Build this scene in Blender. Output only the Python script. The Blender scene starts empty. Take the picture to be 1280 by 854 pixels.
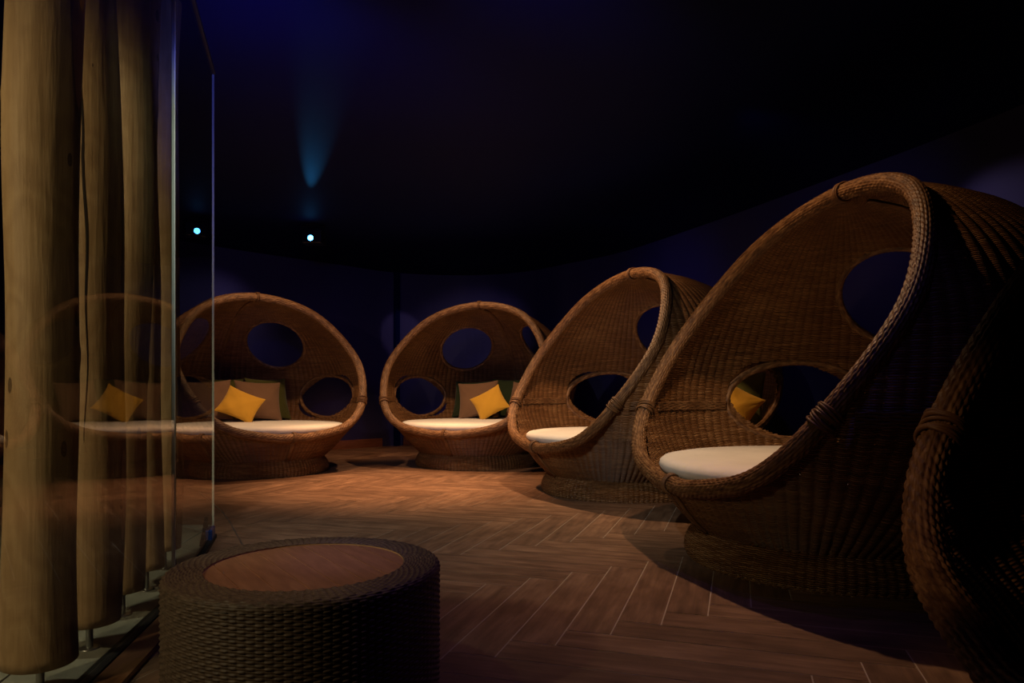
import bpy, math, random
import numpy as np
from mathutils import Vector, Matrix

PI = math.pi
R = math.radians
SC = bpy.context.scene
COL = SC.collection

# ------------------------------------------------------------------ camera
cam = bpy.data.cameras.new('camera')
cam_o = bpy.data.objects.new('camera', cam)
COL.objects.link(cam_o)
cam.sensor_width = 36.0
cam.lens = 36.0 * 869.6 / 1280.0
cam.shift_y = (489.7 - 427.0) / 1280.0
cam.clip_start = 0.05
cam_o.location = (0, 0, 1.0)
cam_o.rotation_euler = (PI / 2, 0, 0)
SC.camera = cam_o

SC.view_settings.view_transform = 'Standard'
SC.view_settings.look = 'None'
SC.view_settings.gamma = 1.0
SC.view_settings.use_curve_mapping = False
SC.view_settings.exposure = 0.0

# ------------------------------------------------------------------ world and lights
w = bpy.data.worlds.new('world')
SC.world = w
w.use_nodes = True
w.node_tree.nodes['Background'].inputs[0].default_value = (0.10, 0.13, 0.5, 1)
w.node_tree.nodes['Background'].inputs[1].default_value = 0.008


def spot(name, loc, target, power, col, size=70, blend=0.5, radius=0.03):
    l = bpy.data.lights.new(name, 'SPOT')
    l.energy = power
    l.color = col
    l.spot_size = R(size)
    l.spot_blend = blend
    l.shadow_soft_size = radius
    o = bpy.data.objects.new(name, l)
    COL.objects.link(o)
    o.location = loc
    d = Vector(target) - Vector(loc)
    o.rotation_euler = d.to_track_quat('-Z', 'Y').to_euler()
    return o


def area(name, loc, target, power, col, sx, sy):
    l = bpy.data.lights.new(name, 'AREA')
    l.shape = 'RECTANGLE'
    l.energy = power
    l.color = col
    l.size = sx
    l.size_y = sy
    o = bpy.data.objects.new(name, l)
    COL.objects.link(o)
    o.location = loc
    d = Vector(target) - Vector(loc)
    o.rotation_euler = d.to_track_quat('-Z', 'Y').to_euler()
    return o


CEIL = 3.2
WARM = (1.0, 0.60, 0.31)
# pods: x, y, yaw in degrees (the opening looks along local -y)
PODS = [(-3.155, 8.732, 41.16), (-0.49, 9.56, -20.99), (1.125, 7.029, -66.12), (1.885, 4.166, -78.69), (1.845, 0.947, -98.9)]


def pod_xy(i, lx, ly):
    x, y, a = PODS[i]
    a = R(a)
    return (x + math.cos(a) * lx - math.sin(a) * ly, y + math.sin(a) * lx + math.cos(a) * ly)


for i, pw in enumerate((210, 255, 330, 165)):
    x, y = pod_xy(i, 0, -0.93)
    tx, ty = pod_xy(i, 0, -0.25)
    spot('ceiling_spot', (x, y, CEIL - 0.04), (tx, ty, 0), pw, WARM, 94, 1.0, 0.035)
spot('ceiling_spot', (-1.35, 7.4, CEIL - 0.04), (-1.2, 7.5, 0), 820, (1.0, 0.50, 0.22), 72, 1.0, 0.05)
# spill from the log passage behind the glass
spot('passage_spot', (-2.7, 0.4, 2.1), (-1.75, 2.9, 0.8), 170, (1.0, 0.74, 0.45), 80, 0.6, 0.08)
# dim cool spots over the open floor
spot('floor_spot', (-1.2, 1.7, CEIL - 0.06), (-0.1, 6.2, 0.1), 290, (0.90, 0.88, 0.80), 62, 1.0, 0.05)
spot('floor_spot', (-0.6, 3.4, CEIL - 0.06), (-1.7, 5.2, 0.0), 90, (1.0, 0.88, 0.74), 40, 1.0, 0.05)
spot('table_fill', (-0.6, 3.3, CEIL - 0.06), (-0.74, 2.3, 0.42), 42, WARM, 22, 1.0, 0.03)  # unseen warm lamp added to brighten the table top
spot('passage_spot', (-2.15, 2.5, CEIL - 0.06), (-1.95, 3.0, 0), 120, (1.0, 0.86, 0.62), 80, 1.0, 0.10)
# coloured effect spots, with added fill lamps among them
spot('violet_spot', (-1.2, 3.6, CEIL - 0.04), (-0.60, 2.50, 0.42), 18, (0.14, 0.12, 1.0), 12, 1.0, 0.03)
spot('violet_spot', (1.0, 2.7, CEIL - 0.04), (0.1, 3.0, 0), 24, (0.30, 0.12, 1.0), 66, 1.0, 0.05)
spot('violet_spot', (0.9, 2.3, CEIL - 0.04), (1.6, 3.3, 0.9), 9, (0.16, 0.14, 1.0), 40, 1.0, 0.05)
spot('wall_wash_spot', (-1.4, 10.6, CEIL - 0.05), (-2.05, 12.9, 2.05), 24, (0.85, 0.65, 1.0), 20, 0.5, 0.03)
spot('wall_wash_spot', (0.1, 10.9, CEIL - 0.05), (-0.75, 13.1, 1.75), 34, (0.85, 0.68, 1.0), 60, 1.0, 0.05)
spot('wall_wash_spot', (-3.4, 9.9, CEIL - 0.12), (-4.6, 10.4, 1.5), 18, (0.85, 0.68, 1.0), 90, 1.0, 0.05)
spot('wall_wash_spot', (0.6, 8.4, CEIL - 0.12), (2.3, 9.9, 1.9), 14, (0.20, 0.19, 1.0), 84, 1.0, 0.05)
spot('wall_wash_spot', (3.2, 5.9, CEIL - 0.12), (3.95, 5.0, 1.5), 12, (0.80, 0.62, 1.0), 80, 1.0, 0.05)
spot('wall_wash_spot', (1.6, 5.2, CEIL - 0.12), (3.4, 7.2, 2.1), 11, (0.20, 0.19, 1.0), 80, 1.0, 0.05)
spot('wall_wash_spot', (-1.2, 8.6, CEIL - 0.12), (-2.6, 12.4, 1.4), 9, (0.22, 0.18, 1.0), 60, 1.0, 0.05)
spot('rim_fill', (-1.1, 1.3, 1.95), (1.12, 1.95, 0.66), 42, WARM, 26, 1.0, 0.03)  # added mid-air lamp without a body, lights the rightmost daybed's rim
spot('beam_spot', (-2.56, 8.70, 3.05), (-1.45, 5.3, 3.235), 28, (0.04, 0.40, 1.0), 8, 1.0, 0.01)
spot('blue_fill', (-1.3, 3.2, 2.45), (-1.7, 6.0, CEIL - 0.1), 62, (0.10, 0.12, 1.0), 110, 1.0, 0.1)  # unseen mid-air lamp added to turn the ceiling bluer
spot('blue_fill', (0.2, 3.2, 2.4), (0.0, 5.2, CEIL), 16, (0.10, 0.12, 1.0), 110, 1.0, 0.1)  # second added lamp for the blue on the ceiling
spot('ceiling_spot', (-2.2, 10.5, CEIL - 0.04), (-2.35, 11.3, 0), 130, (1.0, 0.5, 0.22), 58, 1.0, 0.05)


# ------------------------------------------------------------------ node helpers
class NT:
    def __init__(s, name):
        s.m = bpy.data.materials.new(name)
        s.m.use_nodes = True
        s.t = s.m.node_tree
        s.b = s.t.nodes['Principled BSDF']
        s.out = s.t.nodes['Material Output']

    def n(s, typ, **kw):
        x = s.t.nodes.new(typ)
        for k, v in kw.items():
            setattr(x, k, v)
        return x

    def link(s, a, b):
        s.t.links.new(a, b)

    def math(s, op, a, b=None, c=None):
        x = s.n('ShaderNodeMath', operation=op)
        for i, v in enumerate((a, b, c)):
            if v is None:
                continue
            if isinstance(v, (int, float)):
                x.inputs[i].default_value = v
            else:
                s.link(v, x.inputs[i])
        return x.outputs[0]

    def ramp(s, fac, stops):
        x = s.n('ShaderNodeValToRGB')
        s.link(fac, x.inputs[0])
        e = x.color_ramp.elements
        while len(e) < len(stops):
            e.new(0.5)
        for i, (p, c) in enumerate(stops):
            e[i].position = p
            e[i].color = (*c, 1)
        return x.outputs[0]

    def noise(s, vec, scale, detail=4, rough=0.5):
        x = s.n('ShaderNodeTexNoise')
        x.inputs['Scale'].default_value = scale
        x.inputs['Detail'].default_value = detail
        x.inputs['Roughness'].default_value = rough
        if vec is not None:
            s.link(vec, x.inputs['Vector'])
        return x.outputs['Fac']

    def mapping(s, vec, scale=(1, 1, 1), rot=(0, 0, 0)):
        x = s.n('ShaderNodeMapping')
        x.inputs['Scale'].default_value = scale
        x.inputs['Rotation'].default_value = rot
        s.link(vec, x.inputs['Vector'])
        return x.outputs[0]

    def bump(s, h, strength, dist=0.01):
        x = s.n('ShaderNodeBump')
        x.inputs['Strength'].default_value = strength
        x.inputs['Distance'].default_value = dist
        s.link(h, x.inputs['Height'])
        s.link(x.outputs[0], s.b.inputs['Normal'])

    def set(s, **kw):
        for k, v in kw.items():
            s.b.inputs[k].default_value = v


def simple(name, col, rough=0.5, metal=0.0, spec=0.5):
    t = NT(name)
    t.set(**{'Base Color': (*col, 1), 'Roughness': rough, 'Metallic': metal, 'Specular IOR Level': spec})
    return t.m


def wicker(name, cols, gap=True, rowbump=0.9):
    """woven rattan: UV x counts stakes, UV y counts weft rows"""
    t = NT(name)
    uv = t.n('ShaderNodeUVMap')
    sp = t.n('ShaderNodeSeparateXYZ')
    t.link(uv.outputs[0], sp.inputs[0])
    u, v = sp.outputs[0], sp.outputs[1]
    # rows wander slightly
    wob = t.noise(t.mapping(uv.outputs[0], (0.35, 0.06, 1)), 1.0, 2)
    v2 = t.math('ADD', v, t.math('MULTIPLY', wob, 1.2))
    row = t.math('FLOOR', v2)
    fv = t.math('FRACT', v2)
    strand = t.math('POWER', t.math('SINE', t.math('MULTIPLY', fv, PI)), 0.6)
    wave = t.math('COSINE', t.math('MULTIPLY', t.math('ADD', u, row), PI))
    h = t.math('MULTIPLY', strand, t.math('MULTIPLY_ADD', wave, 0.3, 0.7))
    # strand colour
    cmb = t.n('ShaderNodeCombineXYZ')
    t.link(t.math('MULTIPLY', u, 0.22), cmb.inputs[0])
    t.link(t.math('MULTIPLY', row, 3.7), cmb.inputs[1])
    nz = t.noise(cmb.outputs[0], 1.0, 3, 0.7)
    big = t.noise(t.mapping(uv.outputs[0], (0.10, 0.02, 1)), 1.0, 3)
    f = t.math('MULTIPLY_ADD', nz, 0.75, t.math('MULTIPLY', big, 0.3))
    c = t.ramp(f, [(0.25, cols[0]), (0.5, cols[1]), (0.75, cols[2])])
    t.link(c, t.b.inputs['Base Color'])
    t.set(**{'Roughness': 0.42, 'Specular IOR Level': 0.45})
    t.bump(h, 1.0, 0.014)
    if gap:
        fu = t.math('FRACT', t.math('ADD', u, 0.5))
        gu = t.math('LESS_THAN', t.math('ABSOLUTE', t.math('SUBTRACT', fu, 0.5)), 0.07)
        gv = t.math('LESS_THAN', fv, 0.30)
        cmb2 = t.n('ShaderNodeCombineXYZ')
        t.link(t.math('ROUND', u), cmb2.inputs[0])
        t.link(row, cmb2.inputs[1])
        wn = t.n('ShaderNodeTexWhiteNoise')
        t.link(cmb2.outputs[0], wn.inputs['Vector'])
        gr = t.math('GREATER_THAN', wn.outputs['Value'], 0.72)
        g = t.math('MULTIPLY', t.math('MULTIPLY', gu, gv), gr)
        tr = t.n('ShaderNodeBsdfTransparent')
        mx = t.n('ShaderNodeMixShader')
        t.link(g, mx.inputs[0])
        t.link(t.b.outputs[0], mx.inputs[1])
        t.link(tr.outputs[0], mx.inputs[2])
        t.link(mx.outputs[0], t.out.inputs[0])
    return t.m


RAT = [(0.055, 0.021, 0.008), (0.175, 0.076, 0.026), (0.42, 0.225, 0.095)]
M_WICK = wicker('rattan_weave', RAT, True)
M_WICK2 = wicker('rattan_skirt', RAT, False)


def rope_mat(name, cols, bs=0.5):
    t = NT(name)
    uv = t.n('ShaderNodeUVMap')
    nz = t.noise(t.mapping(uv.outputs[0], (1.0, 0.5, 1)), 1.0, 3)
    c = t.ramp(nz, [(0.3, cols[0]), (0.5, cols[1]), (0.72, cols[2])])
    t.link(c, t.b.inputs['Base Color'])
    t.set(**{'Roughness': 0.5, 'Specular IOR Level': 0.35})
    f = t.noise(t.mapping(uv.outputs[0], (6, 0.7, 1)), 1.0, 2)
    t.bump(f, bs, 0.003)
    return t.m


M_ROPE = rope_mat('rattan_rope', [(0.055, 0.023, 0.009), (0.15, 0.070, 0.027), (0.31, 0.17, 0.075)])
M_TABLE = rope_mat('resin_strap', [(0.07, 0.044, 0.030), (0.11, 0.072, 0.048), (0.16, 0.108, 0.072)], 0.1)


def fabric(name, col, scale=900, sheen=0.15):
    t = NT(name)
    tc = t.n('ShaderNodeTexCoord')
    nz = t.noise(tc.outputs['Object'], 3.0, 4)
    c = t.ramp(nz, [(0.3, tuple(x * 0.88 for x in col)), (0.7, col)])
    t.link(c, t.b.inputs['Base Color'])
    t.set(**{'Roughness': 0.9, 'Specular IOR Level': 0.2, 'Sheen Weight': sheen})
    h = t.math('ADD', t.noise(tc.outputs['Object'], 9, 3), t.math('MULTIPLY', t.noise(tc.outputs['Object'], scale * 0.3, 1), 0.05))
    t.bump(h, 0.35, 0.02)
    return t.m


M_MATT = fabric('mattress_cotton', (0.80, 0.77, 0.72), sheen=0)
M_YEL = fabric('mustard_cotton', (0.64, 0.35, 0.035))
M_BRN = fabric('taupe_cotton', (0.19, 0.105, 0.056))
M_OLV = fabric('olive_cotton', (0.075, 0.075, 0.014))
M_GRN = fabric('dark_green_cotton', (0.02, 0.032, 0.010))


def wood(name, cols, scale=(1, 14, 14), rough=0.45, bs=0.15, coord='Object', spec=0.5):
    t = NT(name)
    tc = t.n('ShaderNodeTexCoord')
    m = t.mapping(tc.outputs[coord], scale)
    g = t.noise(m, 2.2, 6, 0.62)
    c = t.ramp(g, [(0.3, cols[0]), (0.52, cols[1]), (0.72, cols[2])])
    t.link(c, t.b.inputs['Base Color'])
    t.set(**{'Roughness': rough, 'Specular IOR Level': spec})
    t.bump(g, bs, 0.004)
    return t


def log_mat():
    t = NT('peeled_log')
    tc = t.n('ShaderNodeTexCoord')
    oi = t.n('ShaderNodeObjectInfo')
    add = t.n('ShaderNodeVectorMath', operation='ADD')
    t.link(tc.outputs['Object'], add.inputs[0])
    t.link(oi.outputs['Location'], add.inputs[1])
    v = add.outputs[0]
    warp = t.noise(t.mapping(v, (2.2, 2.2, 1.2)), 1.6, 3)
    rings = t.math('SINE', t.math('MULTIPLY', warp, 60))
    grain = t.noise(t.mapping(v, (40, 40, 2.5)), 1.5, 5)
    f = t.math('ADD', t.math('MULTIPLY', rings, 0.06), t.math('MULTIPLY_ADD', grain, 0.32, 0.34))
    c = t.ramp(f, [(0.3, (0.30, 0.175, 0.080)), (0.5, (0.42, 0.265, 0.13)), (0.68, (0.52, 0.345, 0.18))])
    # knots
    vo = t.n('ShaderNodeTexVoronoi')
    vo.inputs['Scale'].default_value = 1.0
    t.link(t.mapping(v, (7.5, 7.5, 3.3)), vo.inputs['Vector'])
    k = t.math('LESS_THAN', vo.outputs['Distance'], 0.10)
    wn = t.n('ShaderNodeTexWhiteNoise')
    t.link(vo.outputs['Position'], wn.inputs['Vector'])
    k = t.math('MULTIPLY', k, t.math('GREATER_THAN', wn.outputs['Value'], 0.2))
    mx = t.n('ShaderNodeMix', data_type='RGBA')
    t.link(t.math('MULTIPLY', k, 0.75), mx.inputs[0])
    t.link(c, mx.inputs[6])
    mx.inputs[7].default_value = (0.045, 0.024, 0.010, 1)
    t.link(mx.outputs[2], t.b.inputs['Base Color'])
    t.set(**{'Roughness': 0.6, 'Specular IOR Level': 0.3})
    t.bump(t.math('ADD', grain, t.math('MULTIPLY', k, -0.3)), 0.3, 0.01)
    return t.m


M_LOG = log_mat()
M_CRACK = simple('log_crack', (0.02, 0.011, 0.005), 0.9)


def floor_mat():
    t = NT('herringbone_plank')
    uv = t.n('ShaderNodeUVMap')
    at = t.n('ShaderNodeAttribute', attribute_name='tone')
    g = t.noise(t.mapping(uv.outputs[0], (2.2, 26, 1)), 1.0, 6, 0.65)
    bl = t.noise(t.mapping(uv.outputs[0], (3.0, 5.0, 1)), 1.4, 4, 0.6)
    f = t.math('ADD', t.math('MULTIPLY', g, 0.55), t.math('MULTIPLY', bl, 0.45))
    f = t.math('ADD', f, t.math('MULTIPLY_ADD', at.outputs['Fac'], 0.12, -0.06))
    c = t.ramp(f, [(0.33, (0.085, 0.048, 0.030)), (0.5, (0.165, 0.092, 0.056)), (0.68, (0.28, 0.165, 0.10))])
    t.link(c, t.b.inputs['Base Color'])
    t.link(t.math('MULTIPLY_ADD', bl, 0.25, 0.36), t.b.inputs['Roughness'])
    t.set(**{'Specular IOR Level': 0.35})
    t.bump(g, 0.25, 0.002)
    return t.m


M_FLOOR = floor_mat()
M_GROUT = simple('pale_grout', (0.42, 0.34, 0.27), 0.6)


def navy(name, col, rough, spec=0.3):
    t = NT(name)
    tc = t.n('ShaderNodeTexCoord')
    nz = t.noise(tc.outputs['Object'], 1.2, 3)
    t.link(t.ramp(nz, [(0.3, tuple(c * 0.85 for c in col)), (0.7, col)]), t.b.inputs['Base Color'])
    t.set(**{'Roughness': rough, 'Specular IOR Level': spec})
    t.bump(t.noise(tc.outputs['Object'], 60, 3), 0.08, 0.003)
    return t.m


M_WALL = navy('navy_wall', (0.050, 0.045, 0.13), 0.7)
M_CEIL = navy('black_ceiling', (0.0032, 0.006, 0.05), 0.6, 0.06)


def stone_mat():
    t = NT('grey_stone')
    tc = t.n('ShaderNodeTexCoord')
    nz = t.noise(tc.outputs['Object'], 3.5, 6, 0.6)
    t.link(t.ramp(nz, [(0.3, (0.20, 0.205, 0.16)), (0.6, (0.30, 0.30, 0.24)), (0.8, (0.36, 0.355, 0.29))]), t.b.inputs['Base Color'])
    t.set(**{'Roughness': 0.6})
    t.bump(nz, 0.3, 0.01)
    return t.m


M_STONE = stone_mat()
M_STEEL = simple('brushed_steel', (0.42, 0.42, 0.40), 0.35, 0.9)
M_BLACK = simple('black_metal', (0.010, 0.010, 0.012), 0.35, 0.3)
M_GASKET = simple('black_gasket', (0.006, 0.006, 0.006), 0.6)
M_BLUELIT = simple('blue_lit_chrome', (0.03, 0.08, 0.42), 0.25, 0.7)  # blue light falling on the chrome clamp is put into its colour
M_EDGE = simple('polished_glass_edge', (0.80, 0.88, 0.80), 0.3, 0.0, 0.8)  # pale colour stands in for light caught in the glass edge
M_SKIRT = wood('baseboard_wood', [(0.20, 0.075, 0.035), (0.30, 0.115, 0.055), (0.40, 0.16, 0.08)], (2, 2, 20)).m
M_CURB = wood('curb_wood', [(0.10, 0.045, 0.022), (0.16, 0.075, 0.038), (0.22, 0.11, 0.06)], (12, 2, 12), 0.3).m
M_SLAT_HI = simple('slat_gap_highlight', (0.62, 0.36, 0.20), 0.6)  # highlights along the slat gaps painted as a pale tone
M_TEAK = wood('teak_slat', [(0.25, 0.115, 0.060), (0.32, 0.15, 0.08), (0.40, 0.195, 0.105)], (3, 16, 10), 0.42, 0.15).m


def glass_mat():
    t = NT('clear_pane')
    t.t.nodes.remove(t.b)
    fr = t.n('ShaderNodeFresnel')
    fr.inputs['IOR'].default_value = 1.5
    tr = t.n('ShaderNodeBsdfTransparent')
    tr.inputs[0].default_value = (0.68, 0.71, 0.68, 1)
    gl = t.n('ShaderNodeBsdfGlossy')
    gl.inputs['Roughness'].default_value = 0.0
    gl.inputs['Color'].default_value = (1, 1, 1, 1)
    mx = t.n('ShaderNodeMixShader')
    geo = t.n('ShaderNodeNewGeometry')
    fac = t.math('MULTIPLY', fr.outputs[0], t.math('SUBTRACT', 1.0, geo.outputs['Backfacing']))
    t.link(t.math('MINIMUM', t.math('MULTIPLY', fac, 0.7), 1.0), mx.inputs[0])
    t.link(tr.outputs[0], mx.inputs[1])
    t.link(gl.outputs[0], mx.inputs[2])
    t.link(mx.outputs[0], t.out.inputs[0])
    return t.m


M_GLASS = glass_mat()


def emis(name, col, s):
    t = NT(name)
    t.set(**{'Base Color': (0, 0, 0, 1), 'Emission Color': (*col, 1), 'Emission Strength': s})
    return t.m


M_LENS = emis('blue_lens_glow', (0.06, 0.38, 1.0), 14)


# ------------------------------------------------------------------ mesh helpers
class MB:
    def __init__(s):
        s.v, s.f, s.uv, s.mi = [], [], [], []

    def add(s, verts, faces, uvs=None, mi=0):
        o = len(s.v)
        s.v.extend([tuple(p) for p in verts])
        for k, fc in enumerate(faces):
            s.f.append(tuple(o + i for i in fc))
            s.uv.append(uvs[k] if uvs else [(0, 0)] * len(fc))
            s.mi.append(mi)

    def box(s, c, d, rot=0.0, mi=0):
        x, y, z = (q / 2 for q in d)
        P = [(-x, -y, -z), (x, -y, -z), (x, y, -z), (-x, y, -z), (-x, -y, z), (x, -y, z), (x, y, z), (-x, y, z)]
        ca, sa = math.cos(rot), math.sin(rot)
        P = [(c[0] + ca * a - sa * b, c[1] + sa * a + ca * b, c[2] + e) for a, b, e in P]
        F = [(0, 3, 2, 1), (4, 5, 6, 7), (0, 1, 5, 4), (1, 2, 6, 5), (2, 3, 7, 6), (3, 0, 4, 7)]
        s.add(P, F, None, mi)

    def lathe(s, prof, n=48, center=(0, 0), mi=0, disp=None, uvs=(1, 1), cap=False):
        P, F, U = [], [], []
        L = [0]
        for a, b in zip(prof, prof[1:]):
            L.append(L[-1] + math.hypot(a[0] - b[0], a[1] - b[1]))
        for j, (r, z) in enumerate(prof):
            for i in range(n):
                a = 2 * PI * i / n
                d = disp(i, j) if disp else 0
                P.append((center[0] + (r + d) * math.cos(a), center[1] + (r + d) * math.sin(a), z))
        for j in range(len(prof) - 1):
            for i in range(n):
                k = (i + 1) % n
                F.append((j * n + i, j * n + k, (j + 1) * n + k, (j + 1) * n + i))
                u0, u1 = i / n * uvs[0], (i + 1) / n * uvs[0]
                v0, v1 = L[j] * uvs[1], L[j + 1] * uvs[1]
                U.append([(u0, v0), (u1, v0), (u1, v1), (u0, v1)])
        if cap:
            F.append(tuple((len(prof) - 1) * n + i for i in range(n)))
            U.append([(0, 0)] * n)
            F.append(tuple(n - 1 - i for i in range(n)))
            U.append([(0, 0)] * n)
        s.add(P, F, U, mi)

    def tube(s, path, r, n=8, closed=False, mi=0, rfun=None, up=None, uvs=(1, 1), caps=True):
        """sweep; rfun(i, k) multiplies radius; returns nothing"""
        P = np.array(path, float)
        m = len(P)
        if closed:
            T = np.roll(P, -1, 0) - np.roll(P, 1, 0)
        else:
            T = np.gradient(P, axis=0)
        T /= np.linalg.norm(T, axis=1)[:, None] + 1e-12
        N = np.zeros_like(P)
        ref = np.array(up if up is not None else ((0, 0, 1) if abs(T[0][2]) < 0.9 else (1, 0, 0)), float)
        nrm = ref - T[0] * ref.dot(T[0])
        nrm /= np.linalg.norm(nrm)
        for i in range(m):
            nrm = nrm - T[i] * nrm.dot(T[i])
            nrm /= np.linalg.norm(nrm)
            N[i] = nrm
        B = np.cross(T, N)
        ang = np.arange(n) * 2 * PI / n
        if closed:  # untwist
            e = N[0] - T[-1] * N[0].dot(T[-1])
            tw = math.atan2(np.dot(np.cross(N[-1], e), T[-1]), np.dot(N[-1], e))
        else:
            tw = 0
        V = []
        L = 0
        LL = []
        for i in range(m):
            if i:
                L += np.linalg.norm(P[i] - P[i - 1])
            LL.append(L)
            a = ang + tw * i / m
            rr = np.full(n, r, float) if rfun is None else np.array([rfun(i, k) for k in range(n)])
            V.append(P[i] + rr[:, None] * (np.cos(a)[:, None] * N[i] + np.sin(a)[:, None] * B[i]))
        V = np.concatenate(V)
        LL.append(L + np.linalg.norm(P[0] - P[-1]))
        F, U = [], []
        for i in range(m if closed else m - 1):
            j = (i + 1) % m
            for k in range(n):
                q = (k + 1) % n
                F.append((i * n + k, j * n + k, j * n + q, i * n + q))
                U.append([(k / n * uvs[0], LL[i] * uvs[1]), (k / n * uvs[0], LL[i + 1] * uvs[1]),
                          ((k + 1) / n * uvs[0], LL[i + 1] * uvs[1]), ((k + 1) / n * uvs[0], LL[i] * uvs[1])])
        if not closed and caps:
            F.append(tuple(range(n)))
            U.append([(0, 0)] * n)
            F.append(tuple((m - 1) * n + k for k in reversed(range(n))))
            U.append([(0, 0)] * n)
        s.add(V.tolist(), F, U, mi)

    def build(s, name, mats, parent=None, smooth=True, loc=None, rotz=None):
        me = bpy.data.meshes.new(name)
        me.from_pydata(s.v, [], s.f)
        uvl = me.uv_layers.new(name='UVMap')
        flat = np.array([c for f in s.uv for p in f for c in p], dtype=np.float32)
        uvl.data.foreach_set('uv', flat)
        if not isinstance(mats, (list, tuple)):
            mats = [mats]
        for m in mats:
            me.materials.append(m)
        me.polygons.foreach_set('material_index', np.array(s.mi, dtype=np.int32))
        me.polygons.foreach_set('use_smooth', np.full(len(s.f), smooth, dtype=bool))
        me.update()
        o = bpy.data.objects.new(name, me)
        COL.objects.link(o)
        if parent:
            o.parent = parent
        if loc:
            o.location = loc
        if rotz is not None:
            o.rotation_euler = (0, 0, rotz)
        return o


def empty(name, loc, rz=0.0):
    o = bpy.data.objects.new(name, None)
    o.empty_display_size = 0.1
    COL.objects.link(o)
    o.location = loc
    o.rotation_euler = (0, 0, rz)
    return o


def tag(o, label=None, cat=None, group=None, kind=None):
    if label:
        o['label'] = label
    if cat:
        o['category'] = cat
    if group:
        o['group'] = group
    if kind:
        o['kind'] = kind
    return o


def children(o):
    return [c for c in COL.objects if c.parent == o]


def copy_tree(o, parent=None):
    c = o.copy()
    COL.objects.link(c)
    if parent:
        c.parent = parent
    for ch in children(o):
        copy_tree(ch, c)
    return c


def bevel(o, wd, seg=2):
    m = o.modifiers.new('bevel', 'BEVEL')
    m.width = wd
    m.segments = seg
    m.limit_method = 'ANGLE'
    return o


# ------------------------------------------------------------------ setting: floor
PW, PA = 0.18630, R(72.135)
PO = (-0.00823, 2.79639)
eA = np.array([math.cos(PA), math.sin(PA)])
eB = np.array([math.sin(PA), -math.cos(PA)])

WALL = [(-6.6, 3.0), (-6.5, 6.2), (-5.7, 8.6), (-4.6, 10.4), (-3.04, 12.0), (-2.15, 12.85), (-1.0, 13.15), (0.1, 12.85), (1.0, 11.9),
        (1.76, 10.9), (2.6, 9.0), (3.25, 7.3), (3.72, 6.0), (3.97, 5.0), (4.2, 3.2), (4.25, 1.0), (4.25, -2.2)]


def smooth_path(P, n=8):
    out = []
    P = [np.array(p, float) for p in P]
    for i in range(len(P) - 1):
        a = P[max(i - 1, 0)]
        b, c = P[i], P[i + 1]
        d = P[min(i + 2, len(P) - 1)]
        for t in np.linspace(0, 1, n, endpoint=False):
            out.append(.5 * ((2 * b) + (-a + c) * t + (2 * a - 5 * b + 4 * c - d) * t * t + (-a + 3 * b - 3 * c + d) * t ** 3))
    out.append(P[-1])
    return np.array(out)


def glass_x(y):
    # line of the glass wall on the floor
    pts = [(-3.0, -1.0), (1.0, -1.205), (3.34, -1.626), (4.77, -2.05), (5.8, -2.45), (7.0, -3.3), (14, -9)]
    for (y0, x0), (y1, x1) in zip(pts, pts[1:]):
        if y <= y1:
            return x0 + (x1 - x0) * (y - y0) / (y1 - y0)
    return -9


def build_floor():
    random.seed(4)
    g = 0.0028
    mb = MB()
    tones = []
    n = 6

    def plank(x0, y0, x1, y1, horiz):
        c = np.array(PO) + PW * ((x0 + x1) / 2 * eB + (y0 + y1) / 2 * eA)
        if c[1] < -2 or c[1] > 14 or c[0] > 4.9 or c[0] < glass_x(c[1]) - 0.4 - (0.6 if c[1] > 4.6 else 0):
            return
        gg = g / PW
        cs = [(x0 + gg, y0 + gg), (x1 - gg, y0 + gg), (x1 - gg, y1 - gg), (x0 + gg, y1 - gg)]
        P = [tuple(np.array(PO) + PW * (a * eB + b * eA)) + (0.0,) for a, b in cs]
        ou, ov = random.random() * 50, random.random() * 50
        L = n * PW
        if horiz:
            U = [(ou, ov), (ou + L, ov), (ou + L, ov + PW), (ou, ov + PW)]
        else:
            U = [(ou, ov), (ou, ov + PW), (ou + L, ov + PW), (ou + L, ov)]
        mb.add(P, [(0, 1, 2, 3)], [U])
        tones.append(random.random())

    for k in range(-14, 15):
        for i in range(-90, 130):
            a, b = i + k * n, i - k * n
            plank(a, b, a + 1, b + n, False)
            plank(a + 1, b, a + 1 + n, b + 1, True)
    mb.add([(-9, -3, -0.0015), (6, -3, -0.0015), (6, 15, -0.0015), (-9, 15, -0.0015)], [(0, 1, 2, 3)], None, 1)
    tones.append(0)
    o = mb.build('floor', [M_FLOOR, M_GROUT], smooth=False)
    at = o.data.attributes.new('tone', 'FLOAT', 'FACE')
    at.data.foreach_set('value', np.array(tones, dtype=np.float32))
    tag(o, kind='structure')


build_floor()

# stone strip behind the glass
mb = MB()
ys = np.linspace(-2.2, 5.2, 30)
V, F = [], []
for y in ys:
    gx = glass_x(y)
    V += [(gx - 0.01, y, 0.004), (gx - 0.75, y, 0.004), (gx - 4.6, y, 0.004)]
for i in range(len(ys) - 1):
    F += [(3 * i, 3 * i + 3, 3 * i + 4, 3 * i + 1), (3 * i + 1, 3 * i + 4, 3 * i + 5, 3 * i + 2)]
mb.add(V, F)
tag(mb.build('floor_passage', M_STONE), kind='structure')
mb = MB()
for y0, y1 in zip(ys, ys[1:]):
    a, b = glass_x(y0) - 0.30, glass_x(y1) - 0.30
    mb.add([(a - 0.004, y0, 0.0055), (a + 0.004, y0, 0.0055), (b + 0.004, y1, 0.0055), (b - 0.004, y1, 0.0055)], [(0, 1, 2, 3)])
tag(mb.build('trim_1', M_GASKET), kind='structure')

# walls
WP = smooth_path(WALL, 8)


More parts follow.
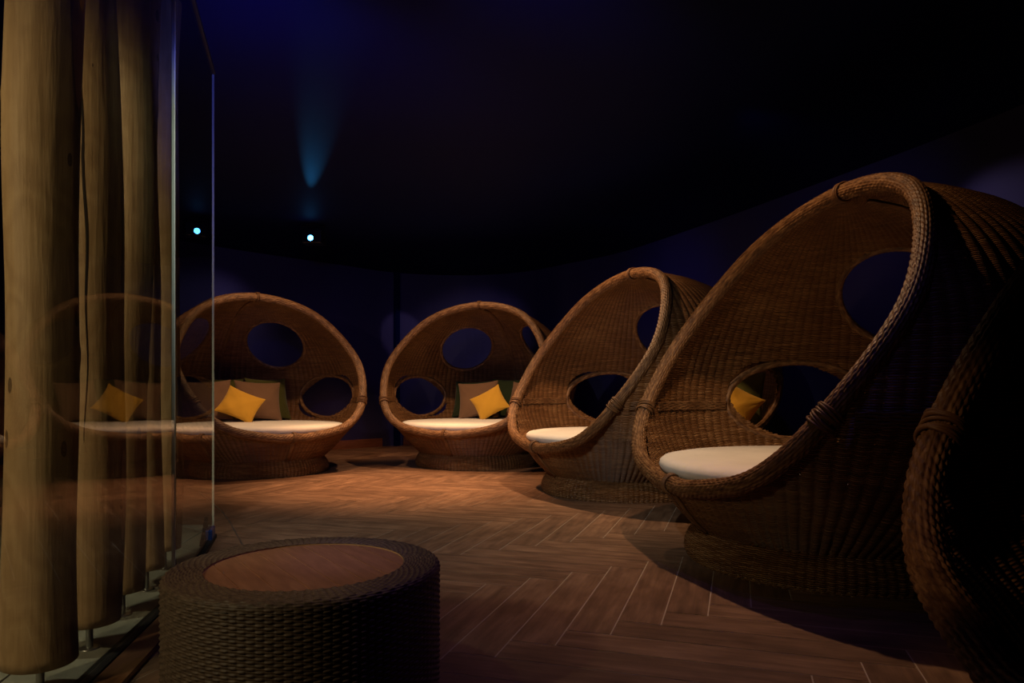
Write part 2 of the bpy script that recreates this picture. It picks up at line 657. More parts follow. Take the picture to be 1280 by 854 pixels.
def wall_strip(name, pts, z0, z1, thick, mat, bev=False):
    pts = np.array(pts)
    T = np.gradient(pts, axis=0)
    T /= np.linalg.norm(T, axis=1)[:, None]
    N = np.stack([-T[:, 1], T[:, 0]], 1)  # outward (path runs clockwise seen from inside left to right)
    Q = pts + N * thick
    mb = MB()
    V = []
    for p, q in zip(pts, Q):
        V += [(p[0], p[1], z0), (p[0], p[1], z1), (q[0], q[1], z1), (q[0], q[1], z0)]
    F = []
    for i in range(len(pts) - 1):
        for k in range(4):
            a, b = 4 * i + k, 4 * i + (k + 1) % 4
            F.append((a, b, b + 4, a + 4))
    e = 4 * (len(pts) - 1)
    F += [(0, 3, 2, 1), (e, e + 1, e + 2, e + 3)]
    mb.add(V, F)
    return tag(mb.build(name, mat, smooth=False), kind='structure')


kL = 5 * 8
kR = 9 * 8
wall_strip('wall_left', WP[:kL + 1], 0, CEIL, 0.12, M_WALL)
wall_strip('wall_back', WP[kL:kR + 1], 0, CEIL, 0.12, M_WALL)
wall_strip('wall_right', WP[kR:], 0, CEIL, 0.12, M_WALL)
wall_strip('baseboard_left', WP[:kL - 1], 0, 0.15, -0.02, M_SKIRT)
wall_strip('baseboard_back', WP[kL + 1:kR + 1], 0, 0.15, -0.02, M_SKIRT)
wall_strip('baseboard_right', WP[kR:], 0, 0.15, -0.02, M_SKIRT)
wall_strip('wall_front', [(4.25, -2.2), (-6.6, -2.2)], 0, CEIL, 0.12, M_WALL)
wall_strip('wall_passage', [(-6.6, -2.2), (-6.6, 3.0)], 0, CEIL, 0.12, M_CEIL)
mb = MB()
mb.box((-1.0, 6.0, CEIL + 0.05), (13, 17.5, 0.1))
tag(mb.build('ceiling', M_CEIL, smooth=False), kind='structure')
# slim post where two wall panels meet
mb = MB()
mb.box((WP[kL][0] + 0.03, WP[kL][1] - 0.05, CEIL / 2), (0.09, 0.07, CEIL), R(50))
tag(mb.build('trim_2', M_CEIL, smooth=False), kind='structure')

# ------------------------------------------------------------------ glass wall
G = [(-1.205, 1.0), (-1.626, 3.34), (-2.05, 4.77)]


def pane(n, a, b, edge_w, label):
    a, b = np.array(a), np.array(b)
    d = b - a
    L = np.linalg.norm(d)
    ang = math.atan2(d[1], d[0])
    c = (a + b) / 2
    mb = MB()
    mb.box((c[0], c[1], 0.03 + (CEIL - 0.03) / 2), (L, 0.012, CEIL - 0.04), ang)
    o = tag(mb.build('window_%d' % n, M_GLASS, smooth=False), kind='structure')
    u = d / L
    mb = MB()
    q = b + u * 0.003
    mb.box((q[0], q[1], 0.03 + (CEIL - 0.03) / 2), (0.008, 0.016 if edge_w > 1 else 0.0125, CEIL - 0.04), ang)
    e = mb.build('polished_edge', M_EDGE, o, smooth=False)
    mb = MB()
    mb.box((c[0], c[1], 0.012), (L, 0.05, 0.024), ang)
    mb.box((c[0], c[1], CEIL - 0.012), (L, 0.03, 0.024), ang)
    mb.build('channel', M_GASKET, o, smooth=False)
    return o


pane(1, G[0], G[1], 2, '')
pane(2, (G[1][0] + 0.002, G[1][1] + 0.012), G[2], 1, '')
pane(3, (-1.0, -2.1), (G[0][0], G[0][1] - 0.012), 1, '')
# wooden curb on the room side of the glass
mb = MB()
cp = [(-1.0 + 0.09, -2.1), (G[0][0] + 0.085, G[0][1]), (G[1][0] + 0.085, G[1][1]), (G[1][0] - 0.02, 3.75)]
for a, b in zip(cp, cp[1:]):
    a, b = np.array(a), np.array(b)
    d = b - a
    mb.box(((a[0] + b[0]) / 2, (a[1] + b[1]) / 2, 0.012), (np.linalg.norm(d), 0.10, 0.024), math.atan2(d[1], d[0]))
tag(mb.build('trim_3', M_CURB, smooth=False), kind='structure')
# thin metal threshold set in the floor beyond the glass
mb = MB()
tp = smooth_path([(-1.66, 4.35, 0.002), (-1.80, 4.62, 0.002), (-2.39, 5.75, 0.002), (-3.1, 6.9, 0.002)], 6)
for a, b in zip(tp, tp[1:]):
    d = b - a
    mb.box(((a[0] + b[0]) / 2, (a[1] + b[1]) / 2, 0.0012), (np.linalg.norm(d) * 1.02, 0.010, 0.0025), math.atan2(d[1], d[0]))
tag(mb.build('trim_4', M_STEEL, smooth=False), kind='structure')

# floor clamp at the end of the glass
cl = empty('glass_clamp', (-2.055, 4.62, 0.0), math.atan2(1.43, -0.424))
tag(cl, 'small chrome clamp shoe, tinted as if under blue light, on the floor at the end of the glass wall', 'clamp')
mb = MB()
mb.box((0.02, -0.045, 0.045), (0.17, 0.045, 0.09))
bevel(mb.build('clamp_body', M_BLUELIT, cl, smooth=False), 0.012, 3)
mb = MB()
P = [(-0.16, -0.022, 0.0), (0.10, -0.022, 0.0), (0.10, -0.022, 0.15), (-0.16, 0.0, 0.0), (0.10, 0.0, 0.0), (0.10, 0.0, 0.15)]
mb.add(P, [(0, 1, 2), (3, 5, 4), (0, 2, 5, 3), (0, 3, 4, 1), (1, 4, 5, 2)])
mb.build('clamp_fin', M_BLACK, cl, smooth=False)

# ------------------------------------------------------------------ logs
LOGS = [
    (-1.560, 2.30, 0.113, 0.105, 11, 'thickest peeled log pillar behind the glass, nearest the camera, wavy grain', 0.008),
    (-1.640, 2.70, 0.112, 0.107, 23, 'pale peeled log pillar behind the glass with a long central crack, second from the left', -0.012),
    (-1.737, 3.10, 0.098, 0.112, 37, 'peeled log pillar with a dark split down its left edge, third from the left behind the glass', 0.006),
    (-1.840, 3.50, 0.090, 0.110, 41, 'slender peeled log pillar behind the glass, fourth from the left', -0.006),
    (-1.955, 3.91, 0.086, 0.112, 59, 'slimmest peeled log pillar, farthest of the row, beside the bright glass edge', 0.010),
]
for (lx, ly, lr, zb, seed, lab, lean) in LOGS:
    rnd = random.Random(seed)
    root = empty('log_pillar', (lx, ly, 0.004))
    tag(root, lab, 'pillar', 'hanging log pillars behind the glass')
    n, m = 40, 90
    ph = [rnd.random() * 6.28 for _ in range(8)]
    P, F = [], []
    top = CEIL - 0.01
    knots = [(rnd.random() * 2 * PI, rnd.uniform(0.3, 3.0)) for _ in range(9)]

    def axis(z):
        return (0.012 * math.sin(1.6 * z + ph[0]) + lean * z * 0.5 + 0.006 * math.sin(4.1 * z + ph[1]), 0.010 * math.sin(1.3 * z + ph[2]))
    a0 = axis(zb)

    def rad(a, z):
        r = lr * (1 + 0.05 * math.sin(1.9 * z + ph[3]) + 0.035 * math.sin(2 * a + 0.6 * z + ph[4]) + 0.02 * math.sin(3 * a + 2.3 * z + ph[5]) + 0.012 * math.sin(7 * z + ph[6]))
        r *= 1.0 - 0.015 * (z - zb)
        for ka, kz in knots:
            da = (a - ka + PI) % (2 * PI) - PI
            r += 0.005 * math.exp(-((da * lr / 0.022) ** 2 + ((z - kz) / 0.03) ** 2))
        return r
    # crack direction: towards the camera side
    ca = math.atan2(-ly, -lx) + (0.1, 0.25, 0.85, 0.75, 0.5)[LOGS.index((lx, ly, lr, zb, seed, lab, lean))] * (-1)
    for j in range(m + 1):
        z = zb + (top - zb) * j / m
        ax = axis(z)
        for i in range(n):
            a = 2 * PI * i / n
            r = rad(a, z)
            P.append((ax[0] - a0[0] + r * math.cos(a), ax[1] - a0[1] + r * math.sin(a), z))
    for j in range(m):
        for i in range(n):
            k = (i + 1) % n
            F.append((j * n + i, j * n + k, (j + 1) * n + k, (j + 1) * n + i))
    F.append(tuple(reversed(range(n))))
    mb = MB()
    mb.add(P, F)
    mb.build('trunk', M_LOG, root)
    # crack as a thin dark sliver sunk in the surface
    if seed != 11:
        mb = MB()
        V, F = [], []
        z0, z1 = rnd.uniform(0.5, 0.9), 3.0
        K = 60
        for j in range(K + 1):
            t = j / K
            z = z0 + (z1 - z0) * t
            wd = (0.0028 + 0.0015 * math.sin(9 * t + seed)) * math.sin(PI * min(max(t, 0.0), 1.0)) ** 0.4 + 0.0004
            aa = ca + 0.10 * math.sin(3.0 * z + seed) + 0.03 * math.sin(13 * z)
            ax = axis(z)
            for sgn, dr in ((-1, 0.0015), (0, 0.0022), (1, 0.0015)):
                a2 = aa + sgn * wd / lr
                r = rad(a2, z) + dr
                V.append((ax[0] - a0[0] + r * math.cos(a2), ax[1] - a0[1] + r * math.sin(a2), z))
        for j in range(K):
            F += [(3 * j, 3 * j + 1, 3 * j + 4, 3 * j + 3), (3 * j + 1, 3 * j + 2, 3 * j + 5, 3 * j + 4)]
        mb.add(V, F)
        mb.build('crack', M_CRACK, root)
    mb = MB()
    mb.lathe([(0.013, 0.0), (0.013, zb + 0.02)], 16)
    mb.build('steel_peg', M_STEEL, root)
    mb = MB()
    mb.lathe([(0.038, 0.0), (0.038, 0.003), (0.030, 0.005), (0.013, 0.006)], 24)
    mb.build('foot_plate', M_STEEL, root)

# ------------------------------------------------------------------ round woven table
TX, TY, TH, TR = -0.692, 2.35, 0.42, 0.447
tb = empty('side_table', (TX, TY, 0.0))
tag(tb, 'low round drum table of brown woven strap with a teak disc set in its top', 'table')


def build_table_weave():
    # body: vertical stakes with horizontal straps, real relief
    NS = 108
    PS = 8
    n = NS * PS
    row = 0.0094
    prof = []
    z = 0.012
    k = 5
    H = TH - 0.022
    nz = int(H / row) * k
    mb = MB()
    V, F, U = [], [], []
    for j in range(nz + 1):
        z = 0.012 + (H - 0.012) * j / nz
        rr = j / k
        ri = int(rr)
        sv = abs(math.sin(PI * rr)) ** 0.5
        for i in range(n):
            s = i / PS
            cw = math.cos(PI * (s + ri))
            over = (0.5 + 0.5 * math.copysign(abs(cw) ** 0.4, cw)) * abs(cw) ** 0.25
            d = 0.0055 * sv * (0.25 + 0.75 * over)
            a = 2 * PI * i / n
            r = TR - 0.005 + d
            V.append((r * math.cos(a), r * math.sin(a), z))
    for j in range(nz):
        for i in range(n):
            q = (i + 1) % n
            F.append((j * n + i, j * n + q, (j + 1) * n + q, (j + 1) * n + i))
            U.append([(i / PS, j / k), ((i + 1) / PS, j / k), ((i + 1) / PS, j / k + 1 / k), (i / PS, j / k + 1 / k)])
    mb.add(V, F, U)
    mb.build('woven_drum', M_TABLE, tb)
    # top ring: rows run round, rolled shoulder
    mb = MB()
    V, F, U = [], [], []
    path = []
    r0 = 0.322
    for t in np.linspace(0, 1, 46):
        r = r0 + (TR - 0.022 - r0) * t
        path.append((r, TH))
    for t in np.linspace(0, PI / 2, 14)[1:]:
        path.append((TR - 0.022 + 0.022 * math.sin(t), TH - 0.022 + 0.022 * math.cos(t)))
    path.append((TR, TH - 0.03))
    Ls = [0]
    for a, b in zip(path, path[1:]):
        Ls.append(Ls[-1] + math.hypot(a[0] - b[0], a[1] - b[1]))
    # resample finely
    fine = np.arange(0, Ls[-1], row / 5)
    rs = np.interp(fine, Ls, [p[0] for p in path])
    zs = np.interp(fine, Ls, [p[1] for p in path])
    for j, L in enumerate(fine):
        rr = L / row
        ri = int(rr)
        sv = abs(math.sin(PI * rr)) ** 0.5
        dr = np.array([rs[min(j + 1, len(fine) - 1)] - rs[max(j - 1, 0)], zs[min(j + 1, len(fine) - 1)] - zs[max(j - 1, 0)]])
        dr /= np.linalg.norm(dr)
        nr, nz2 = -dr[1], dr[0]
        for i in range(n):
            s = i / PS
            cw = math.cos(PI * (s + ri))
            over = (0.5 + 0.5 * math.copysign(abs(cw) ** 0.4, cw)) * abs(cw) ** 0.25
            d = 0.004 * sv * (0.25 + 0.75 * over) - 0.003
            a = 2 * PI * i / n
            r = rs[j] + nr * d
            V.append((r * math.cos(a), r * math.sin(a), zs[j] + nz2 * d))
    for j in range(len(fine) - 1):
        for i in range(n):
            q = (i + 1) % n
            F.append((j * n + i, (j + 1) * n + i, (j + 1) * n + q, j * n + q))
            U.append([(i / PS, fine[j] / row), (i / PS, fine[j + 1] / row), ((i + 1) / PS, fine[j + 1] / row), ((i + 1) / PS, fine[j] / row)])
    mb.add(V, F, U)
    mb.build('woven_rim', M_TABLE, tb)
    # teak slats clipped to a disc
    ang = math.atan2(-0.461, 0.322)
    rd = 0.321
    wslat = 0.086
    disc = None
    ca, sa = math.cos(ang), math.sin(ang)
    k0 = int(rd / wslat) + 1
    for k in range(-k0, k0):
        y0, y1 = k * wslat + 0.002, (k + 1) * wslat - 0.002
        y0, y1 = max(y0, -rd + 0.001), min(y1, rd - 0.001)
        if y1 - y0 < 0.012:
            continue
        pts = []
        ysamp = np.linspace(y0, y1, 10)
        for y in ysamp:
            pts.append((math.sqrt(max(rd * rd - y * y, 0)), y))
        for y in ysamp[::-1]:
            pts.append((-math.sqrt(max(rd * rd - y * y, 0)), y))
        nn = len(pts)
        zt, zb_ = TH - 0.0075, TH - 0.028
        mb = MB()
        Vv = [(x, y, zt) for x, y in pts] + [(x, y, zb_) for x, y in pts]
        Ff = [tuple(range(nn)), tuple(nn + i for i in reversed(range(nn)))] + [(i, nn + i, nn + (i + 1) % nn, (i + 1) % nn) for i in range(nn)]
        mb.add(Vv, Ff)
        o = mb.build('teak_slat', M_TEAK, tb, smooth=False)
        o.rotation_euler = (0, 0, ang)
        o.data.materials[0] = M_TEAK
    mb = MB()
    mb.lathe([(0.001, TH - 0.0095), (0.324, TH - 0.0095), (0.324, TH - 0.004)], 64)
    mb.build('inner_tray', M_SLAT_HI, tb)


build_table_weave()

# ------------------------------------------------------------------ the egg daybed
PR = np.array([(.17, 0, .745), (.20, 0, .775), (.25, .02, .845), (.3, .03, .905), (.4, .06, 1.005), (.478, .08, 1.083), (.586, .1, 1.2), (.75, .13, 1.3), (.886, .16, 1.352),
               (1.1, .19, 1.37), (1.3, .21, 1.325), (1.43, .22, 1.268), (1.57, .22, 1.185), (1.7, .22, 1.085), (1.8, .215, .99), (1.9, .21, .875), (2.0, .2, .745), (2.1, .18, .55), (2.17, .15, .33), (2.2, .12, .08)])
# profile resampled by arc length and smoothed
_arc = np.concatenate([[0], np.cumsum(np.hypot(np.diff(PR[:, 0]), np.diff(PR[:, 2])))])
ARC = np.linspace(0, _arc[-1], 401)
_z, _c, _r = (np.interp(ARC, _arc, PR[:, k]) for k in (0, 1, 2))


def _sm(a, it=60):
    a = a.copy()
    for _ in range(it):
        a[1:-1] = (a[:-2] + 2 * a[1:-1] + a[2:]) / 4
    return a


_z, _c, _r = _sm(_z), _sm(_c), _sm(_r)
ATOT = ARC[-1]


def prof(s):
    return np.interp(s, ARC, _z), np.interp(s, ARC, _c), np.interp(s, ARC, _r)


def s_of_z(z):
    return np.interp(z, _z, ARC)


def surf(az, s, off=0.0):
    """az from the back (local +y), towards local +x"""
    z, c, r = prof(s)
    z2, c2, r2 = prof(s + 0.01)
    z1, c1, r1 = prof(s - 0.01)
    tz, tr = z2 - z1, r2 - r1
    L = np.hypot(tz, tr) + 1e-9
    nr, nz = tz / L, -tr / L
    rr = r + off * nr
    return np.stack([rr * np.sin(az), c + rr * np.cos(az), z + off * nz], -1)


RK = [(0, .1089, 2.1981), (.7113, -.0241, 2.0023), (1.1174, -.3789, 1.4285), (1.0154, -.735, .8855), (.7176, -.8994, .5858), (.2339, -.9689, .4750), (0, -.990, .4720)]


def closed_cr(P, n=40):
    P = np.array(P, float)
    out = []
    m = len(P)
    for i in range(m):
        a, b, c, d = P[i - 1], P[i], P[(i + 1) % m], P[(i + 2) % m]
        for t in np.linspace(0, 1, n, endpoint=False):
            out.append(.5 * ((2 * b) + (-a + c) * t + (2 * a - 5 * b + 4 * c - d) * t * t + (-a + 3 * b - 3 * c + d) * t ** 3))
    return np.array(out)


def resample(P, step, closed=True):
    Q = np.vstack([P, P[:1]]) if closed else P
    L = np.concatenate([[0], np.cumsum(np.linalg.norm(np.diff(Q, axis=0), axis=1))])
    n = int(round(L[-1] / step))
    t = np.linspace(0, L[-1], n, endpoint=not closed)
    return np.stack([np.interp(t, L, Q[:, k]) for k in range(3)], 1)


_full = RK + [(-p[0], p[1], p[2]) for p in RK[-2:0:-1]]
RIM = closed_cr(_full, 60)
_half = RIM[:60 * 6 + 1]
_half = _half[np.argsort(_half[:, 2])]
_hc = np.interp(_half[:, 2], _z, _c)
RIM_AZ_F = np.arctan2(np.abs(_half[:, 0]), -(_half[:, 1] - _hc))  # azimuth from the front


def rim_az(z):
    return np.interp(z, _half[:, 2], RIM_AZ_F, left=-1.0)


HOLES = []
for sgn in (-1, 1):
    for azd, zc, ha, hb in ((71, 0.915, 0.52, 0.315), (37, 1.715, 0.41, 0.425)):
        a = R(azd) * sgn
        s = float(s_of_z(zc))
        c = surf(np.array(a), s)
        e1 = surf(np.array(a + 0.01), s) - c
        e1 /= np.linalg.norm(e1)
        e2 = surf(np.array(a), s + 0.02) - surf(np.array(a), s - 0.02)
        e2 /= np.linalg.norm(e2)
        HOLES.append((c, e1, e2, ha, hb, a, s))


def in_hole(P):
    m = np.zeros(P.shape[:-1], bool)
    for c, e1, e2, ha, hb, a, s in HOLES:
        d = P - c
        nn = np.cross(e1, e2)
        m |= ((d @ e1 / ha) ** 2 + (d @ e2 / hb) ** 2 < 1) & (np.abs(d @ nn) < 0.45)
    return m


NR = 112
ROWH = 0.0115


def build_shell(parent):
    per = 6
    n = NR * per
    s0, s1 = 0.03, ATOT - 0.02
    m = 215
    az = np.arange(n) * 2 * PI / n
    sv = np.linspace(s0, s1, m + 1)
    S, A = np.meshgrid(sv, az, indexing='ij')
    u = A / (2 * PI) * NR
    zz, cc, rr = prof(S)
    amp = 0.011 * np.clip(rr / 0.8, 0.1, 1)
    outer = surf(A, S, 0.0)
    rib = np.abs(np.sin(PI * u)) ** 0.6
    nrm_o = surf(A, S, 1.0) - outer
    Po = outer + nrm_o * (amp * rib)[..., None]
    Pi = outer - nrm_o * (0.020 + 1.0 * amp * rib)[..., None]
    # face mask
    Am = (A[:-1] + PI / n)
    Sm = (S[:-1] + S[1:]) / 2
    C = surf(Am, Sm)
    azf = np.abs((Am - PI + PI) % (2 * PI) - PI)      # angle from the back 0..pi
    azf = PI - np.abs(np.where(Am > PI, 2 * PI - Am, Am))  # from the front
    cut = azf < rim_az(C[..., 2])
    keep = ~(cut | in_hole(C))
    idx = np.arange((m + 1) * n).reshape(m + 1, n)
    j, i = np.where(keep)
    i2 = (i + 1) % n
    f1 = np.stack([idx[j, i], idx[j, i2], idx[j + 1, i2], idx[j + 1, i]], 1)
    off = (m + 1) * n
    f2 = np.stack([idx[j, i], idx[j + 1, i], idx[j + 1, i2], idx[j, i2]], 1) + off
    V = np.concatenate([Po.reshape(-1, 3), Pi.reshape(-1, 3)])
    U0 = (i / per)
    U1 = (i + 1) / per
    V0 = sv[j] / ROWH
    V1 = sv[j + 1] / ROWH
    uv1 = np.stack([np.stack([U0, V0], 1), np.stack([U1, V0], 1), np.stack([U1, V1], 1), np.stack([U0, V1], 1)], 1)
    uv2 = np.stack([np.stack([U0, V0], 1), np.stack([U0, V1], 1), np.stack([U1, V1], 1), np.stack([U1, V0], 1)], 1)
    # local +x is to the right looking from the front, so az grows clockwise: flip for outward normals
    f1 = f1[:, ::-1]
    uv1 = uv1[:, ::-1]
    f2 = f2[:, ::-1]
    uv2 = uv2[:, ::-1]
    Fs = np.concatenate([f1, f2])
    UVs = np.concatenate([uv1, uv2]).reshape(-1)
    used = np.unique(Fs)
    remap = np.zeros(len(V), int)
    remap[used] = np.arange(len(used))
    V = V[used]
    Fs = remap[Fs]
    me = bpy.data.meshes.new('woven_shell')
    me.vertices.add(len(V))
    me.vertices.foreach_set('co', V.reshape(-1).astype(np.float32))
    me.loops.add(len(Fs) * 4)
    me.loops.foreach_set('vertex_index', Fs.reshape(-1).astype(np.int32))
    me.polygons.add(len(Fs))
    me.polygons.foreach_set('loop_start', (np.arange(len(Fs)) * 4).astype(np.int32))
    me.polygons.foreach_set('use_smooth', np.ones(len(Fs), bool))
    uvl = me.uv_layers.new(name='UVMap')
    uvl.data.foreach_set('uv', UVs.astype(np.float32))
    me.materials.append(M_WICK)
    me.update(calc_edges=True)
    me.validate()
    o = bpy.data.objects.new('woven_shell', me)
    COL.objects.link(o)
    o.parent = parent
    return o


def plait(mb, path, r, cols, stitch, closed, depth=0.16, step=None):
    """tube whose surface is a plait of slanting stitches"""
    per = 5
    n = cols * per
    st = step or stitch / 5
    P = resample(np.array(path), st, closed)
    m = len(P)
    tab = {}

    def rf(i, k):
        c = k / per
        col = int(c)
        fu = c - col
        x = i * st / stitch + (col % 2) * 0.5 + fu * 0.7
        fx = x - math.floor(x)
        return r * (1 - depth + depth * (math.sin(PI * (fu * 0.8 + 0.1)) ** 0.5) * (math.sin(PI * fx) ** 0.45))
    mb.tube(P, r, n, closed, rfun=rf, uvs=(cols, 1 / stitch), up=(0, 0.3, 1))


def curve_on_shell(azs, ss, off):
    return surf(np.array(azs, float), np.array(ss, float), off)


def wrap(mb, center, tang, r, width, coils, wr, jitter, rnd, ecc=1.0):
    """coils of cane bound round the rim tube"""
    t = np.array(tang, float)
    t /= np.linalg.norm(t)
    ref = np.array([0, 0, 1.0]) if abs(t[2]) < 0.8 else np.array([1.0, 0, 0])
    a = np.cross(t, ref)
    a /= np.linalg.norm(a)
    b = np.cross(t, a)
    for k in range(coils):
        o = (k - (coils - 1) / 2) * width / max(coils - 1, 1)
        tl1, tl2 = rnd.uniform(-jitter, jitter), rnd.uniform(-jitter, jitter)
        rr = r + wr * 0.5 + rnd.uniform(0, wr * 0.6)
        P = []
        for q in np.linspace(0, 2 * PI, 28, endpoint=False):
            P.append(np.array(center) + t * (o + tl1 * math.cos(q) + tl2 * math.sin(q)) + rr * (math.cos(q) * a + math.sin(q) * b))
        mb.tube(P, wr, 6, True, uvs=(1, 12))


def build_daybed():
    root = empty('rattan_daybed', (0, 0, 0))
    build_shell(root)
    # rim
    RIMR = 0.052
    mb = MB()
    plait(mb, RIM, RIMR, 20, 0.042, True, 0.20, 0.0085)
    mb.build('plaited_rim', M_ROPE, root)
    # skirt base
    n = NR * 4
    mb = MB()
    pr = [(.800, 0.0), (.812, .02), (.820, .05), (.818, .08), (.808, .11), (.792, .14), (.775, .165), (.760, .185), (.72, .20)]
    mb.lathe(pr, n, disp=lambda i, j: 0.012 * abs(math.sin(PI * i / 4)) ** 0.6, uvs=(NR, 1 / ROWH))
    mb.build('woven_base', M_WICK2, root)
    mb = MB()
    pth = [(0.804 * math.sin(a), 0.804 * math.cos(a), 0.012 + 0.0015 * math.sin(60 * a)) for a in np.linspace(0, 2 * PI, 200, endpoint=False)]
    plait(mb, pth, 0.013, 4, 0.03, True, 0.3, 0.008)
    mb.build('base_braid', M_ROPE, root)
    # floor of the bowl
    mb = MB()
    mb.lathe([(0.01, 0.235), (0.5, 0.235), (0.80, 0.24)], 48)
    mb.build('bowl_floor', M_WICK2, root)
    # openings' braided trims
    for c, e1, e2, ha, hb, a, s in HOLES:
        pts = []
        for q in np.linspace(0, 2 * PI, 120, endpoint=False):
            tgt = c + e1 * ha * math.cos(q) + e2 * hb * math.sin(q)
            x = np.array([a + ha * math.cos(q) / 1.2, s + hb * math.sin(q)])
            for _ in range(12):
                p = surf(np.array(x[0]), x[1], -0.011)
                e = np.array([(p - tgt) @ e1, (p - tgt) @ e2])
                J = np.zeros((2, 2))
                for k in range(2):
                    dx = x.copy()
                    dx[k] += 1e-3
                    dp = (surf(np.array(dx[0]), dx[1], -0.011) - p) / 1e-3
                    J[:, k] = (dp @ e1, dp @ e2)
                x = x - np.linalg.solve(J, e)
            pts.append(surf(np.array(x[0]), x[1], -0.011))
        mb = MB()
        plait(mb, pts, 0.029, 7, 0.035, True, 0.22, 0.010)
        mb.build('opening_trim', M_ROPE, root)
    rnd = random.Random(3)
    # seams: raised twin ropes
    def seam(mb, azs, ss, both=True, gap=0.013, rad=0.0085, lines=3):
        for off in ((0.016, -0.034) if both else (0.016,)):
            for k in range(lines):
                d = (k - (lines - 1) / 2) * gap
                azs2, ss2 = np.array(azs, float), np.array(ss, float)
                rr = prof(ss2)[2]
                if abs(azs2[0] - azs2[-1]) < 1e-6:
                    P = surf(azs2 + d / np.maximum(rr, 0.25), ss2, off)
                else:
                    P = surf(azs2, ss2 + d, off)
                Q = resample(P, 0.02, False)
                ph = rnd.random() * 6
                for i in range(len(Q)):
                    Q[i] += np.array([0, 0, 0.003 * math.sin(i * 1.3 + ph)]) if abs(azs2[0] - azs2[-1]) > 1e-6 else np.array([0.003 * math.sin(i * 1.3 + ph), 0, 0])
                mb.tube(Q, rad, 6, False, uvs=(1, 10))
    mb = MB()
    seam(mb, [0] * 60, np.linspace(0.05, ATOT - 0.08, 60))
    mb.build('back_seam', M_ROPE, root)
    mb = MB()
    seam(mb, [PI] * 14, np.linspace(0.04, s_of_z(0.44), 14), both=False)
    mb.build('front_seam', M_ROPE, root)
    sb = float(s_of_z(0.885))
    for sg in (-1, 1):
        mb = MB()
        seam(mb, sg * np.linspace(R(126.5), R(94.5), 30), [sb] * 30, gap=0.014, rad=0.0085, lines=5)
        mb.build('side_band', M_ROPE, root)
    # ties on the rim
    def tie(i, coils, width, wr, jit):
        p = RIM[i]
        t = RIM[(i + 3) % len(RIM)] - RIM[i - 3]
        mb = MB()
        wrap(mb, p, t, RIMR, width, coils, wr, jit, rnd)
        mb.build('rim_tie', M_ROPE, root)
    m = 60
    tie(0, 4, 0.035, 0.006, 0.006)
    tie(6 * m, 4, 0.035, 0.006, 0.006)
    tie(3 * m, 7, 0.075, 0.007, 0.010)
    tie(len(RIM) - 3 * m, 7, 0.075, 0.007, 0.010)
    # mattress
    mb = MB()
    MR = 1.068
    pr = [(0.001, .480), (0.9, .480), (MR - .05, .492), (MR - .018, .512), (MR, .545), (MR - .006, .572), (MR - .028, .590), (MR - .07, .598), (0.7, .606), (0.35, .610), (0.001, .611)]
    mb.lathe(pr, 96, center=(0, 0.092))
    mb.build('mattress', M_MATT, root)
    return root


LAB = [
    'rattan egg daybed farthest left, half behind the glass, opening turned to the right',
    'rattan egg daybed against the back wall facing front, beside the purple-lit wall patch',
    'rattan egg daybed third from left, facing left, overlapped by the large one',
    'large rattan egg daybed right of centre with a second daybed visible through its side opening',
    'dark rattan egg daybed cut off by the right edge, only its plaited rim catching light',
]
proto = build_daybed()
beds = []
for i, (x, y, a) in enumerate(PODS):
    o = proto if i == 0 else copy_tree(proto)
    o.location = (x, y, 0)
    o.rotation_euler = (0, 0, R(a))
    tag(o, LAB[i], 'daybed', 'rattan egg daybeds round the room')
    beds.append(o)
for c in children(beds[4]):
    if c.name.startswith('mattress'):
        bpy.data.objects.remove(c)


# ------------------------------------------------------------------ cushions
def cushion(wd, ht, th, mat, seed, name='cushion'):
    rnd = random.Random(seed)
    n = 26
    P, F = [], []
    ph = [rnd.random() * 6.28 for _ in range(6)]

    def pt(u, v, side):
        # u, v in -1..1
        e = (1 - u * u) * (1 - v * v)
        puff = max(e, 0) ** 0.5
        pin = 0.095
        x = u * (wd / 2) * (1 - pin * (1 - v * v))
        y = v * (ht / 2) * (1 - pin * (1 - u * u))
        z = side * th / 2 * puff
        z += side * 0.010 * puff * math.sin(5 * u + ph[0]) * math.sin(4 * v + ph[1])
        z += side * 0.004 * puff * math.sin(11 * u * v + ph[2])
        # wrinkles fanning from corners
        z += side * 0.007 * puff * math.sin(16 * math.atan2(1.15 - abs(v), 1.15 - abs(u)) + ph[3]) * (abs(u * v)) ** 1.0 * 2
        return (x, z, y)
    for side in (1, -1):
        b = len(P)
        for j in range(n + 1):
            for i in range(n + 1):
                P.append(pt(math.sin((2 * i / n - 1) * PI / 2), math.sin((2 * j / n - 1) * PI / 2), side))
        for j in range(n):
            for i in range(n):
                q = (b + j * (n + 1) + i, b + j * (n + 1) + i + 1, b + (j + 1) * (n + 1) + i + 1, b + (j + 1) * (n + 1) + i)
                F.append(q if side == -1 else q[::-1])
    mb = MB()
    mb.add(P, F)
    return mb, mat, wd, ht


